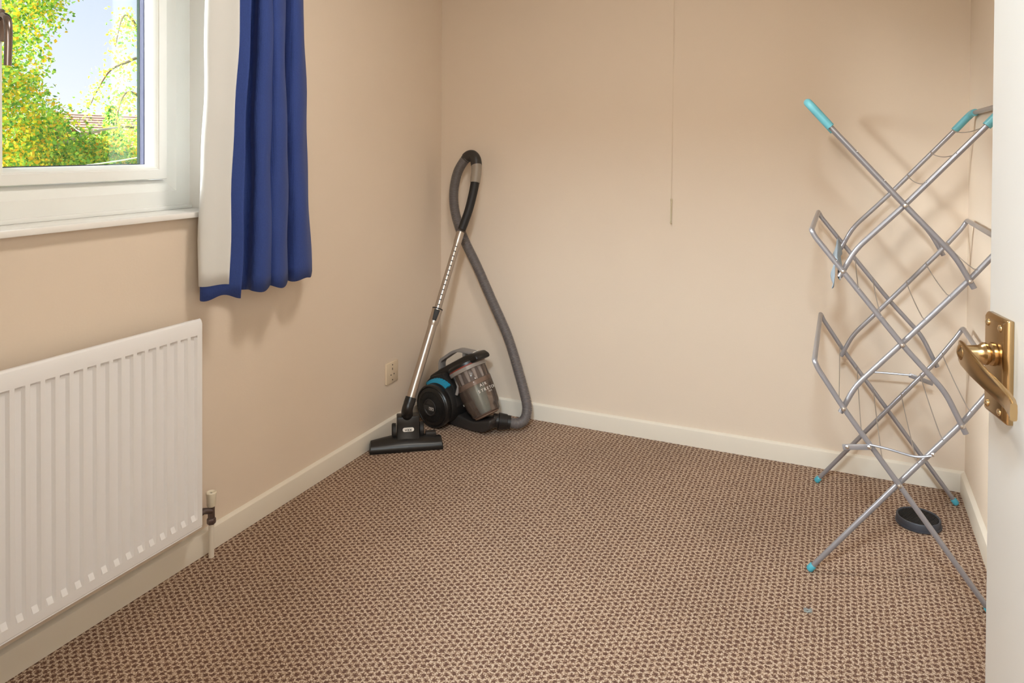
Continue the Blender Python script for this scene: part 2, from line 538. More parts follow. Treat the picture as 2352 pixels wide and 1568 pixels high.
# skirting boards: ovolo-topped section
SK = [(0, 0), (0.015, 0), (0.015, 0.057), (0.0135, 0.064), (0.009, 0.068), (0.0, 0.070)]
def skirting(name, path_fn, a, b, label):
    mb = MB()
    n = len(SK)
    vs = [path_fn(a, d, z) for d, z in SK] + [path_fn(b, d, z) for d, z in SK]
    fs = [tuple(range(n)), tuple(range(2 * n - 1, n - 1, -1))] + [(i, (i + 1) % n, n + (i + 1) % n, n + i) for i in range(n)]
    mb.add(vs, fs)
    return tag(build(name, mb, M_gloss, smooth=True, auto=30), label, None, None, 'structure')
skirting('baseboard_left', lambda t, d, z: (d, t, z), NY, 0.0, 'cream skirting board running under the radiator')
skirting('baseboard_back', lambda t, d, z: (t, -d, z), 0.0, RW, 'cream skirting board along the back wall')
skirting('baseboard_right', lambda t, d, z: (RW - d, t, z), NY, 0.0, 'white skirting board beside the door')
# door lining and architrave
t = MB()
t.box((DX0 - 0.06, NY, 0), (DX0, NY + 0.016, DZ + 0.06)).box((DX0, NY, DZ), (DX1, NY + 0.016, DZ + 0.06))
t.box((DX0 - 0.0, NY - 0.1, 0), (DX0 + 0.02, NY, DZ)).box((DX0, NY - 0.1, DZ - 0.02), (DX1, NY, DZ)).box((DX1 - 0.012, NY - 0.1, 0), (DX1, NY, DZ))
tag(build('trim_1', t, M_gloss, bevel=0.003), 'white door lining of the doorway', None, None, 'structure')

# ------------------------------------------------------------------ window
win = empty('window_1', (-0.1, -1.84, WZ0), 'structure', 'white double glazed casement window with sill')
def ring(mb, y0, y1, z0, z1, prof, mi=0):
    """sweep a profile [(inset, x)] round a rectangle with mitred corners"""
    n = len(prof)
    vs = []
    for (cy, cz, sy, sz) in ((y0, z0, 1, 1), (y1, z0, -1, 1), (y1, z1, -1, -1), (y0, z1, 1, -1)):
        for (i, x) in prof:
            vs.append((x, cy + sy * i, cz + sz * i))
    fs = []
    for c in range(4):
        d = (c + 1) % 4
        for k in range(n):
            k2 = (k + 1) % n
            fs.append((c * n + k, c * n + k2, d * n + k2, d * n + k))
    mb.add(vs, fs, mi)
    return mb
FZ0 = 1.010
SY0, SY1, SZ0, SZ1 = -1.928, -1.4375, 1.0985, 1.872
fr = MB()
ring(fr, WY0, WY1, FZ0, WZ1, [(0, -0.10), (0.052, -0.10), (0.056, -0.103), (0.080, -0.112), (0.086, -0.118), (0.086, -0.17), (0, -0.17)])
fr.box((-0.17, -2.0, FZ0 + 0.08), (-0.104, SY0 - 0.0015, WZ1 - 0.08))
build('frame', fr, M_upvc, win, smooth=True, auto=25)
build('frame_trim', MB().box((-0.10, WY0, 1.007), (-0.091, WY1, 1.019)), M_upvc, win, bevel=0.002)
sa = MB()
ring(sa, SY0, SY1, SZ0, SZ1, [(0, -0.097), (0.002, -0.095), (0.027, -0.095), (0.029, -0.0985), (0.031, -0.0985), (0.034, -0.103), (0.040, -0.122), (0.042, -0.131), (0.042, -0.137), (0, -0.137)])
build('sash', sa, M_upvc, win, smooth=True, auto=20)
sp = MB()
ring(sp, SY0, SY1, SZ0, SZ1, [(0.02, -0.1375), (0.0425, -0.1375), (0.0425, -0.156), (0.02, -0.156)])
spo = build('spacer_bar', sp, M_spacer, win)
gk = MB()
ring(gk, SY0, SY1, SZ0, SZ1, [(0.005, -0.1565), (0.044, -0.1565), (0.044, -0.166), (0.005, -0.166)])
build('gasket', gk, M_gasket, win)
build('pane', MB().box((-0.140, SY0 + 0.035, SZ0 + 0.035), (-0.1375, SY1 - 0.035, SZ1 - 0.035)), M_glass, win)
build('pane', MB().box((-0.145, WY0 + 0.08, FZ0 + 0.08), (-0.1425, -1.995, WZ1 - 0.08)), M_glass, win)
sl = MB()
sl.box((-0.10, WY0, WZ0), (0.0, WY1, 1.007)).box((0.0, WY0 - 0.05, WZ0), (0.030, WY1 + 0.05, 1.007))
build('sill', sl, M_sill, win, bevel=0.003)
rv = MB()
rv.box((-0.10, WY1 - 0.002, 1.007), (-0.001, WY1, WZ1)).box((-0.10, WY0, 1.007), (-0.001, WY0 + 0.002, WZ1)).box((-0.10, WY0, WZ1 - 0.002), (-0.001, WY1, WZ1))
build('reveal_lining', rv, M_sill, win)
h = MB()
h.obox((-0.091, -1.908, 1.475), (0.004, 0, 0), (0, 0.013, 0), (0, 0, 0.038))
hb = build('handle', h, M_chrome, win, bevel=0.003)
pts = catmull([(-0.090, -1.908, 1.492), (-0.072, -1.909, 1.495), (-0.056, -1.911, 1.487), (-0.048, -1.913, 1.465), (-0.046, -1.914, 1.43), (-0.047, -1.915, 1.378)], 6)
n_ = len(pts)
build('lever', MB().tube(pts, [0.0105 - 0.0025 * i / n_ for i in range(n_)], 14, squash=(0.75, 1.0)), M_chrome, hb, smooth=True)

# ------------------------------------------------------------------ door
E = Vector((1.8595, -1.9765, 0)); da = math.radians(13)
dd = Vector((math.sin(da), -math.cos(da), 0)); dn = Vector((-math.cos(da), -math.sin(da), 0)); up = Vector((0, 0, 1))
door = empty('door_1', E, 'structure', 'white painted door standing ajar with brass lever handle')
build('door_leaf', MB().obox(E + dd * 0.39 - dn * 0.0175 + up * 0.995, dd * 0.39, dn * 0.0175, up * 0.988), M_door, door, bevel=0.002)
PC = E + dd * 0.036 + up * 0.957
plate = MB()
ph, pw, pt = 0.0565, 0.026, 0.010
b0 = [(-pw, -ph), (pw, -ph), (pw, ph), (-pw, ph)]
b1 = [(-pw + .004, -ph + .004), (pw - .004, -ph + .004), (pw - .004, ph - .004), (-pw + .004, ph - .004)]
P3 = lambda a, b, c: PC + dd * a + up * b + dn * c
vs = [P3(a, b, 0) for a, b in b0] + [P3(a, b, pt * .6) for a, b in b0] + [P3(a, b, pt) for a, b in b1]
fs = [(0, 1, 2, 3)] + [(i, (i + 1) % 4, 4 + (i + 1) % 4, 4 + i) for i in range(4)] + [(4 + i, 4 + (i + 1) % 4, 8 + (i + 1) % 4, 8 + i) for i in range(4)] + [(8, 9, 10, 11)]
plate.add(vs, fs)
hp = build('handle_plate', plate, M_brass, door, bevel=0.0012, label='rectangular brass back plate')
for a in (-1, 1):
    for b in (-1, 1):
        build('screw', MB().lathe(P3(a * 0.0155, b * 0.046, pt), dn, [(0.0042, -0.001), (0.0040, 0.0008), (0.0022, 0.0018), (0, 0.002)], 14), M_brass_scr, hp, smooth=True)
NC = (-0.003, 0.013)
nk = MB().lathe(P3(*NC, pt), dn, [(0.0130, -0.001), (0.0130, 0.002), (0.0112, 0.004), (0.0100, 0.005), (0.0122, 0.006), (0.0125, 0.009), (0.0110, 0.011), (0.0094, 0.013), (0.0088, 0.018), (0.0084, 0.026), (0.009, 0.030), (0.0085, 0.033), (0.004, 0.035), (0, 0.036)], 28)
build('handle_neck', nk, M_brass, hp, smooth=True)
# lever: flat scrolled blade running back towards the hinge, tip curled towards the door
lev = MB()
LP = [(-0.0125, 0.0284, 0.0040, 0.0008, 0.013), (-0.0118, 0.0286, 0.0085, 0.0016, 0.013), (-0.009, 0.0290, 0.0120, 0.0024, 0.0125), (0.000, 0.0300, 0.0132, 0.0028, 0.0115), (0.026, 0.0300, 0.0122, 0.0030, 0.006), (0.052, 0.0270, 0.0102, 0.0032, -0.001), (0.074, 0.0230, 0.0088, 0.0036, -0.007), (0.090, 0.0215, 0.0084, 0.0040, -0.011), (0.104, 0.0235, 0.0088, 0.0038, -0.013), (0.114, 0.0265, 0.0088, 0.0034, -0.014)]
secs = []
for (a, c, hh, tt, cz) in LP:
    sec = []
    for k in range(12):
        an = 2 * PI * k / 12
        sgn = lambda q: (abs(q) ** 0.4) * (1 if q >= 0 else -1)
        sec.append(P3(NC[0] + a, cz + hh * sgn(math.sin(an)), pt + c + tt * sgn(math.cos(an))))
    secs.append(sec)
vs = [p for s in secs for p in s]
fs = [(i * 12 + k, i * 12 + (k + 1) % 12, (i + 1) * 12 + (k + 1) % 12, (i + 1) * 12 + k) for i in range(len(secs) - 1) for k in range(12)]
fs += [tuple(range(11, -1, -1)), tuple((len(secs) - 1) * 12 + k for k in range(12))]
lev.add(vs, fs)
build('lever', lev, M_brass, hp, smooth=True, auto=38)

# ------------------------------------------------------------------ radiator
RY0, RY1, RZ0, RZ1, RX = -2.33, -1.469, 0.127, 0.713, 0.080
rad = empty('radiator', (0.05, (RY0 + RY1) / 2, RZ0), None, 'white ribbed panel radiator under the window', 'radiator')
ys = [(RY0, 0.010), (RY0, 0.004), (RY0 + 0.003, 0.0)]
c = RY1 - 0.031
cs = []
while c > RY0 + 0.03:
    cs.append(c); c -= 0.0335
cs.reverse()
for c in cs:
    ys += [(c - 0.0115, 0.0), (c - 0.0065, -1), (c + 0.0065, -1), (c + 0.0115, 0.0)]
ys += [(RY1 - 0.003, 0.0), (RY1, 0.004), (RY1, 0.010)]
zs = [(RZ0, 0.010), (RZ0, 0.005), (RZ0 + 0.003, 0.001), (RZ0 + 0.006, 0.002), (RZ0 + 0.008, 0.0), (RZ0 + 0.031, 0.0), (RZ0 + 0.045, -1), (RZ1 - 0.048, -1), (RZ1 - 0.042, 0.0), (RZ1 - 0.012, 0.0), (RZ1 - 0.004, 0.003), (RZ1, 0.008), (RZ1, 0.012)]
mb = MB(); vs = []; nz = len(zs)
for (y, dy) in ys:
    for (z, dz) in zs:
        if dy == -1 and dz == -1: d = 0.0075
        else: d = max(dy, 0) + max(dz, 0) if (dy >= 0 and dz >= 0) else (max(dy, 0) if dz == -1 else max(dz, 0))
        vs.append((RX - min(d, 0.012), y, z))
fs = [(i * nz + j, (i + 1) * nz + j, (i + 1) * nz + j + 1, i * nz + j + 1) for i in range(len(ys) - 1) for j in range(nz - 1)]
mb.add(vs, fs)
build('panel', mb, M_rad, rad, smooth=True, auto=28)
build('back_shell', MB().box((0.046, RY0 + 0.004, RZ0 + 0.004), (0.069, RY1 - 0.004, RZ1 - 0.004)), M_rad, rad, bevel=0.004)
for by in (-2.15, -1.66):
    build('bracket', MB().box((0.001, by - 0.015, 0.2), (0.047, by + 0.015, 0.66)), M_rad, rad, bevel=0.002)
vx, vy = 0.040, -1.402
build('pipe', MB().tube([(vx, vy, -0.002), (vx, vy, 0.108)], 0.0078, 16), M_gloss, rad, smooth=True, label='white painted supply pipe')
vb = MB().lathe((vx, vy, 0.098), (0, 0, 1), [(0.0115, 0), (0.0125, 0.003), (0.0125, 0.013), (0.0115, 0.016), (0.0095, 0.017), (0.0095, 0.05), (0.0105, 0.052)], 6)
vb.tube([(vx, vy, 0.135), (vx + 0.002, vy - 0.03, 0.148), (vx + 0.012, vy - 0.07, 0.15)], 0.009, 14)
vv = build('valve', vb, M_valve, rad, smooth=True, label='grey metal radiator valve')
cp = MB().lathe((vx, vy, 0.149), (0, 0, 1), [(0.011, 0), (0.0125, 0.003), (0.0135, 0.030), (0.0145, 0.034), (0.0145, 0.040), (0.0125, 0.042), (0.0105, 0.040), (0.008, 0.0395), (0.004, 0.0395), (0.0035, 0.036), (0, 0.036)], 24)
build('valve_cap', cp, M_cap, vv, smooth=True, label='white plastic lockshield cap')
build('cap_screw', MB().lathe((vx, vy, 0.1855), (0, 0, 1), [(0.0034, 0), (0.0034, 0.001), (0, 0.001)], 12), M_hole, vv)

# ------------------------------------------------------------------ wall socket
SC = Vector((0.0, -0.4145, 0.2585))
soc = empty('wall_socket', SC, None, 'white single plug socket on the wall left of the vacuum cleaner', 'socket')
build('face_plate', MB().box((0.0, -0.4575, 0.2155), (0.009, -0.3715, 0.3015)), M_socket, soc, bevel=0.003)
def hole(name, y, z, ry, rz, m=M_hole, seg=16, depth=0.0004):
    mb = MB()
    mb.add([(0.0089, SC.y + y + ry * math.cos(2 * PI * k / seg), SC.z + z + rz * math.sin(2 * PI * k / seg)) for k in range(seg)] +
           [(0.009 + depth, SC.y + y + ry * math.cos(2 * PI * k / seg), SC.z + z + rz * math.sin(2 * PI * k / seg)) for k in range(seg)],
           [tuple(range(seg - 1, -1, -1)), tuple(range(seg, 2 * seg))] + [(k, (k + 1) % seg, seg + (k + 1) % seg, seg + k) for k in range(seg)])
    build(name, mb, m, soc)
hole('screw', 0.0, 0.031, 0.0028, 0.0028)
hole('screw', 0.0, -0.031, 0.0028, 0.0028)
hole('pin_slot', 0.0, 0.014, 0.0022, 0.0055)
hole('pin_hole', -0.011, -0.009, 0.0030, 0.0030)
hole('pin_hole', 0.011, -0.009, 0.0030, 0.0030)

# ------------------------------------------------------------------ pull cord on the back wall
pc = empty('pull_cord', (1.072, -0.012, 0.89), None, 'thin beige pull cord with small toggle hanging on the back wall', 'cord')
build('string', MB().tube(catmull([(1.078, -0.012, CH), (1.077, -0.012, 1.7), (1.0745, -0.012, 1.25), (1.072, -0.012, 0.985)], 6), 0.0005, 6), M_cord, pc, smooth=True)
build('toggle', MB().lathe((1.0715, -0.012, 0.888), (0.02, 0, 1), [(0.0, 0), (0.0035, 0.001), (0.0040, 0.006), (0.0026, 0.012), (0.0030, 0.09), (0.0042, 0.094), (0.0042, 0.1), (0, 0.103)], 12), M_toggle, pc, smooth=True)

# ------------------------------------------------------------------ curtain
cur = empty('curtain', (0.08, -1.22, 0.76), None, 'navy blue curtain with white lining folded over beside the window', 'curtain')
CB = [(0.138, -1.388), (0.112, -1.402), (0.085, -1.424), (0.058, -1.452), (0.046, -1.452), (0.036, -1.42), (0.040, -1.34), (0.060, -1.292), (0.105, -1.305), (0.122, -1.275), (0.100, -1.225), (0.062, -1.206), (0.085, -1.232), (0.122, -1.225), (0.124, -1.185), (0.090, -1.135), (0.052, -1.100), (0.068, -1.115), (0.104, -1.112), (0.106, -1.065), (0.070, -1.0), (0.058, -0.988)]
CT = [(0.135, -1.344), (0.112, -1.366), (0.085, -1.389), (0.060, -1.422), (0.047, -1.422), (0.036, -1.39), (0.040, -1.31), (0.055, -1.258), (0.098, -1.272), (0.112, -1.25), (0.095, -1.212), (0.060, -1.198), (0.080, -1.215), (0.112, -1.215), (0.112, -1.185), (0.085, -1.145), (0.050, -1.115), (0.066, -1.125), (0.098, -1.122), (0.098, -1.09), (0.068, -1.04), (0.056, -1.030)]
def sheet(name, zb, zt, u0, u1, off, m, rows=34, hem=0.0, thick=0.0016, wob=0.0):
    NU = 130
    mb = MB(); vs = []
    for r in range(rows + 1):
        f = r / rows
        z = zb + (zt - zb) * f
        g = min(1.0, max(0.0, (z - 0.76) / (1.63 - 0.76)))
        ctrl = [Vector((CB[i][0] * (1 - g) + CT[i][0] * g, CB[i][1] * (1 - g) + CT[i][1] * g, 0)) for i in range(len(CB))]
        cv, _ = resample(catmull(ctrl, 6), 0.004)
        # uniform parameter
        pts = []
        for k in range(NU + 1):
            t = u0 + (u1 - u0) * k / NU
            q = t * (len(cv) - 1); i = min(int(q), len(cv) - 2)
            p = cv[i].lerp(cv[i + 1], q - i)
            tn = (cv[min(i + 2, len(cv) - 1)] - cv[max(i - 1, 0)]).normalized()
            left = Vector((-tn.y, tn.x, 0))
            pts.append((p + left * off, t))
        for k, (p, t) in enumerate(pts):
            wave = 0.0022 * math.sin(9 * z + 14 * t) + 0.0012 * math.sin(23 * z - 31 * t)
            zz = z
            if r == 0: zz += hem * 0.006 * math.sin(t * 37.0) * math.sin(t * 11) - hem * 0.004 * math.cos(t * 60)
            vs.append((p.x + wave, p.y + wave * 0.6, zz))
    n = NU + 1
    mb.add(vs, [(r * n + k, r * n + k + 1, (r + 1) * n + k + 1, (r + 1) * n + k) for r in range(rows) for k in range(NU)])
    o = build(name, mb, m, cur, smooth=True, auto=180)
    md = o.modifiers.new('thickness', 'SOLIDIFY'); md.thickness = thick; md.offset = 0
    return o
sheet('face_fabric', 0.764, 2.25, 0.0, 1.0, 0.0, M_blue, hem=1.0)
sheet('lining', 0.800, 2.25, 0.038, 0.995, 0.0042, M_lining, hem=0.3)

# ------------------------------------------------------------------ clothes drying rack
YN, YF = -0.757, -0.138
rack = empty('drying_rack', (1.853, (YN + YF) / 2, 0), None, 'grey folding clothes drying rack with teal grips and feet', 'drying rack')
TR = 0.0072
def uframe(pts, oy, endrad=0.035):
    """near tube + end rail + far tube as one bent tube, oy = offset of the tube from the side planes"""
    near = [Vector((x, YN + oy, z)) for x, z in pts]
    far = [Vector((x, YF - oy, z)) for x, z in pts]
    path = near + far[::-1]
    k = len(pts)
    rad = [0.03] * len(path)
    rad[k - 1] = endrad; rad[k] = endrad
    o = build('frame', MB().tube(fillet(path, rad, 7), TR, 14), M_tube, rack, smooth=True, auto=60)
    return o
FA = [(1.632, 0.012), (1.850, 0.295), (1.993, 0.478), (2.055, 0.572), (2.072, 0.602)]
FB = [(2.058, 0.012), (1.850, 0.295), (1.712, 0.481), (1.646, 0.582), (1.636, 0.604)]
FC = [(2.001, 0.459), (1.954, 0.560), (1.853, 0.673), (1.706, 0.859), (1.634, 0.951), (1.625, 0.969)]
FD = [(1.704, 0.464), (1.741, 0.543), (1.853, 0.673), (2.006, 0.856), (2.066, 0.934), (2.080, 0.960)]
FE = [(2.015, 0.838), (1.974, 0.915), (1.856, 1.046), (1.671, 1.256), (1.611, 1.326)]
FF = [(1.698, 0.841), (1.737, 0.919), (1.856, 1.046), (2.040, 1.257), (2.088, 1.314)]
TO = 0.0080
for pts, oy in ((FA, TO), (FB, -TO), (FC, -TO), (FD, TO), (FE, -TO), (FF, TO)):
    uframe(pts, oy)
def at_x(pts, x):
    for (a, b) in zip(pts, pts[1:]):
        if min(a[0], b[0]) - 1e-6 <= x <= max(a[0], b[0]) + 1e-6 and abs(a[0] - b[0]) > 1e-4:
            t = (x - a[0]) / (b[0] - a[0]); return a[1] + (b[1] - a[1]) * t
def wire(pts, x, oy, sag=0.010):
    z = at_x(pts, x)
    P = []
    for k in range(13):
        t = k / 12
        P.append((x, YN + oy + (YF - YN - 2 * oy) * t, z + 0.004 - sag * 4 * t * (1 - t)))
    P[0] = (x, P[0][1] - 0.008, z + 0.009); P[-1] = (x, P[-1][1] + 0.008, z + 0.009)
    build('wire', MB().tube(P, 0.0015, 6), M_wire, rack, smooth=True)
for x in (1.672, 1.738, 1.806): wire(FE, x, -TO)
for x in (2.036, 1.972, 1.904): wire(FF, x, TO)
for x in (1.690, 1.746, 1.802): wire(FC, x, -TO)
for x in (2.022, 1.962, 1.905): wire(FD, x, TO, 0.006)
for x in (1.700, 1.756, 1.808): wire(FB, x, -TO, 0.006)
for x in (2.012, 1.950, 1.893): wire(FA, x, TO, 0.006)
for (x, z) in ((1.850, 0.295), (1.993, 0.478), (1.712, 0.481), (1.853, 0.673), (1.706, 0.859), (2.006, 0.856), (1.856, 1.046)):
    for (y, d) in ((YN - TO - TR, -1), (YF + TO + TR, 1)):
        build('rivet', MB().lathe((x, y + 0.001 * -d, z), (0, d, 0), [(0.0062, -0.002), (0.0062, 0.001), (0.0045, 0.003), (0, 0.0038)], 14), M_rivet, rack, smooth=True)
for (x, z, oy, p2) in ((1.632, 0.012, TO, FA[1]), (2.058, 0.012, -TO, FB[1])):
    d = Vector((p2[0] - x, 0, p2[1] - z)).normalized()
    for y in (YN + oy, YF - oy):
        q = Vector((x, y, z)) - d * 0.006
        build('foot', MB().lathe(q, d, [(0.0, -0.004), (0.0075, -0.003), (0.0100, 0.001), (0.0098, 0.015), (0.0086, 0.017), (0.0, 0.017)], 16), M_teal_ft, rack, smooth=True, label='teal plastic foot cap')
def grip(pts, oy, side):
    a = Vector((pts[-2][0], 0, pts[-2][1])); b = Vector((pts[-1][0], 0, pts[-1][1]))
    y0 = (YN + oy) if side < 0 else (YF - oy)
    s = 1 if side < 0 else -1
    P = fillet([a.lerp(b, 0.0) + Vector((0, y0, 0)), b + Vector((0, y0, 0)), b + Vector((0, y0 + s * 0.075, 0))], 0.036, 8)
    build('grip', MB().tube(P, 0.0115, 14, squash=(1.0, 1.0)), M_teal, rack, smooth=True, label='teal plastic corner grip')
for pts, oy in ((FE, -TO), (FF, TO)):
    for side in (-1, 1): grip(pts, oy, side)
def bar(a, b, y, wdt, thk, name):
    a = Vector((a[0], y, a[1])); b = Vector((b[0], y, b[1])); d = (b - a).normalized(); nrm = Vector((-d.z, 0, d.x))
    build(name, MB().obox((a + b) / 2, d * ((b - a).length / 2 + 0.006), nrm * wdt, Vector((0, thk, 0))), M_tube, rack, bevel=0.0012)
yb = YN - TO - TR - 0.003
for (x, z) in ((1.722, 0.380), (1.776, 0.389), (1.927, 0.396)):
    build('rivet', MB().lathe((x, yb - 0.002, z), (0, -1, 0), [(0.0055, -0.002), (0.0055, 0.001), (0.0040, 0.0025), (0, 0.0032)], 14), M_rivet, rack, smooth=True)
bar((1.716, 0.379), (1.776, 0.389), yb, 0.0075, 0.0022, 'lock_bar')
build('lock_rod', MB().tube(catmull([(1.776, yb, 0.396), (1.82, yb, 0.392), (1.885, yb, 0.383), (1.927, yb, 0.393)], 6), 0.0032, 8), M_tube, rack, smooth=True)
yb = YF + TO + TR + 0.003
bar((1.985, 0.399), (1.924, 0.416), yb, 0.0075, 0.0022, 'lock_bar')
build('lock_rod', MB().tube(catmull([(1.924, yb, 0.418), (1.86, yb, 0.416), (1.80, yb, 0.412), (1.779, yb, 0.40)], 6), 0.0032, 8), M_tube, rack, smooth=True)

# cloth hanging over the left-hand wire of the middle tier
mb = MB(); vs = []
NYC, NP = 22, 22
zc = at_x(FC, 1.690) + 0.004
for i in range(NYC + 1):
    f = i / NYC
    y = -0.70 + 0.50 * f
    sag = 0.010 * 4 * ((y - YN) / (YF - YN)) * (1 - (y - YN) / (YF - YN))
    L1 = 0.085 - 0.035 * f + 0.006 * math.sin(9 * f); L2 = 0.055 - 0.02 * f + 0.006 * math.sin(7 * f + 1)
    for j in range(NP + 1):
        t = j / NP * 2 - 1
        ln = L1 if t < 0 else L2
        s = abs(t)
        dx = (0.0035 * min(1, s * 8) + (0.010 * s if t < 0 else 0.006 * s) + 0.005 * math.sin(12 * f + 3 * t) * s) * (-1 if t < 0 else 1)
        vs.append((1.690 + dx, y, zc - sag + 0.0032 - ln * s + 0.003 * (1 - s)))
n = NP + 1
mb.add(vs, [(i * n + j, i * n + j + 1, (i + 1) * n + j + 1, (i + 1) * n + j) for i in range(NYC) for j in range(NP)])
cl = build('cleaning_cloth', mb, M_cloth, smooth=True, auto=180, origin=(1.69, -0.45, 0.8))
md = cl.modifiers.new('thickness', 'SOLIDIFY'); md.thickness = 0.002
tag(cl, 'grey blue cloth hung over a wire of the drying rack', 'cloth')

# ------------------------------------------------------------------ round filter on the carpet
FCN = Vector((1.934, -0.322, 0.0))
fl = empty('vacuum_filter', FCN, None, 'round black vacuum filter lying on the carpet under the drying rack', 'filter')
build('rim', MB().lathe(FCN + Vector((0, 0, 0.0005)), (0, 0, 1), [(0.062, 0), (0.066, 0.002), (0.066, 0.007), (0.0635, 0.008), (0.0635, 0.024), (0.062, 0.0262), (0.059, 0.0262), (0.057, 0.024), (0.057, 0.004), (0.05, 0.001)], 56, close=True), M_filt, fl, smooth=True)
build('foam', MB().lathe(FCN, (0, 0, 1), [(0.0, 0.001), (0.0565, 0.001), (0.0565, 0.0215), (0.0, 0.0235)], 40), M_foam, fl)
mb = MB()
for i in range(-12, 13):
    a = i * 0.0044
    l_ = math.sqrt(max(0, 0.0555 ** 2 - a * a))
    ang = math.radians(62)
    e1 = Vector((math.cos(ang), math.sin(ang), 0)); e2 = Vector((-e1.y, e1.x, 0))
    if l_ > 0.008:
        mb.obox(FCN + e2 * a + Vector((0, 0, 0.0228)), e1 * l_, e2 * 0.0011, Vector((0, 0, 0.0025)))
pl = build('pleats', mb, M_foam, fl, bevel=0.0004)
pl['kind'] = 'stuff'

# ------------------------------------------------------------------ bit of lint on the carpet
LC = Vector((1.634, -0.945, 0.0))
mb = MB()
for k in range(5):
    P = [LC + Vector((random.uniform(-.012, .012), random.uniform(-.010, .010), random.uniform(0.002, 0.007))) for _ in range(5)]
    mb.tube(catmull(P, 5), 0.0009, 5)
tag(build('lint', mb, M_lint, smooth=True, origin=LC), 'small wisp of pale fluff on the carpet', 'lint')

# ------------------------------------------------------------------ vacuum cleaner
VO = Vector((0.150, -0.170, 0.0)); VU = Vector((0.9749, -0.2212, 0)).normalized(); VV = Vector((-0.2212, -0.9749, 0)).normalized()
vac = empty('vacuum_cleaner', VO, None, 'black bagless vacuum cleaner with grey hose and steel wand in the corner', 'vacuum cleaner')
def V(a, wz, v=0.0): return VO + VU * a + VV * v + Vector((0, 0, wz))
P2 = lambda a, b: V(a, b)
# motor housing between the wheels
WC = (0.003, 0.0925)
HC = (0.006, 0.100)
body = MB().lathe(V(*HC, 0), VV, [(0.060, -0.100), (0.086, -0.096), (0.092, -0.05), (0.092, 0.05), (0.088, 0.098), (0.062, 0.100)], 40)
body.prism([(-0.085, 0.10), (-0.085, 0.165), (-0.055, 0.196), (0.01, 0.222), (0.075, 0.180), (0.105, 0.10), (0.06, 0.05), (-0.04, 0.05)], P2, VV * 0.072)
build('motor_housing', body, M_black_m, vac, bevel=0.006, auto=35)
# base sled
base = MB().prism([(-0.03, 0.003), (0.16, 0.003), (0.222, 0.010), (0.248, 0.028), (0.262, 0.05), (0.262, 0.072), (0.235, 0.062), (0.17, 0.044), (0.08, 0.052), (0.03, 0.085), (-0.03, 0.06)], P2, VV * 0.052)
build('base', base, M_dgrey, vac, bevel=0.008, bseg=3, auto=50)
# wheels
for sgn in (1, -1):
    ax = VV * sgn
    wb = MB().lathe(V(*WC, 0) + ax * 0.100, ax, [(0.060, -0.01), (0.087, -0.008), (0.0905, 0.0), (0.0915, 0.014), (0.0900, 0.022), (0.086, 0.026), (0.082, 0.0255), (0.0805, 0.0235), (0.078, 0.0265), (0.055, 0.034), (0.037, 0.036), (0.037, 0.033), (0.0, 0.033)], 64)
    wh = build('wheel', wb, M_black, vac, smooth=True, auto=30)
    fins = MB()
    for k in range(64):
        a = 2 * PI * k / 64
        r1 = VU * math.cos(a) + Vector((0, 0, math.sin(a)))
        t1 = VU * -math.sin(a) + Vector((0, 0, math.cos(a)))
        c = V(*WC, 0) + ax * 0.1325 + r1 * 0.051
        fins.obox(c, r1 * 0.0135 + ax * -0.0022, t1 * 0.0010, ax * 0.0028)
    fo = build('vent_fins', fins, M_black_m, wh); fo['kind'] = 'stuff'
    hub = MB().lathe(V(*WC, 0) + ax * 0.132, ax, [(0.035, 0), (0.035, 0.006), (0.033, 0.0075), (0.030, 0.0065), (0.028, 0.003), (0, 0.003)], 40)
    build('hub_ring', hub, M_dgrey, wh, smooth=True)
    if sgn == 1:
        build('badge_bar', MB().obox(V(*WC, 0) + ax * 0.139, VU * 0.029, Vector((0, 0, 0.0085)), ax * 0.0025), M_dgrey, wh, bevel=0.001)
        build('badge', MB().obox(V(WC[0] + 0.013, WC[1] - 0.002, 0) + ax * 0.1418, VU * 0.0125, Vector((0, 0, 0.006)), ax * 0.0006), M_print, wh)
        build('badge_panel', MB().obox(V(WC[0] + 0.013, WC[1] - 0.002, 0) + ax * 0.1426, VU * 0.0108, Vector((0, 0, 0.0044)), ax * 0.0004), M_ink, wh)
        text('badge_print', 'VAX', 0.008, M_print, wh, basis(V(WC[0] + 0.013, WC[1] - 0.002, 0) + ax * 0.1431, VU, (0, 0, 1)))
# cyan cable clip over the top of the near wheel
mb = MB(); vs = []
NA = 18
for k in range(NA + 1):
    a = math.radians(132 - 76 * k / NA)
    r1 = VU * math.cos(a) + Vector((0, 0, math.sin(a)))
    bump_ = 0.0015 * (k % 2)
    for (rr, vv_) in ((0.086, 0.066), (0.1000 + bump_, 0.068), (0.0985 + bump_, 0.094), (0.086, 0.096)):
        vs.append(V(*HC, 0) + r1 * rr + VV * vv_)
mb.add(vs, [(k * 4 + j, k * 4 + (j + 1) % 4, (k + 1) * 4 + (j + 1) % 4, (k + 1) * 4 + j) for k in range(NA) for j in range(4)] + [(3, 2, 1, 0), (NA * 4, NA * 4 + 1, NA * 4 + 2, NA * 4 + 3)])
build('cyan_trim', mb, M_cyan, vac, label='cyan plastic trim above the wheel')
# grey side struts
build('side_strut', MB().tube([V(0.075, 0.225, 0.060), V(0.105, 0.185, 0.070), V(0.098, 0.15, 0.074)], 0.007, 10), M_grey, vac, smooth=True)
# lid over the bin
lid = MB().prism([(-0.088, 0.165), (-0.088, 0.186), (-0.03, 0.226), (0.120, 0.314), (0.155, 0.326), (0.180, 0.318), (0.187, 0.304), (0.020, 0.208), (-0.04, 0.172)], P2, VV * 0.044)
build('lid', lid, M_black, vac, bevel=0.010, bseg=3, auto=60)
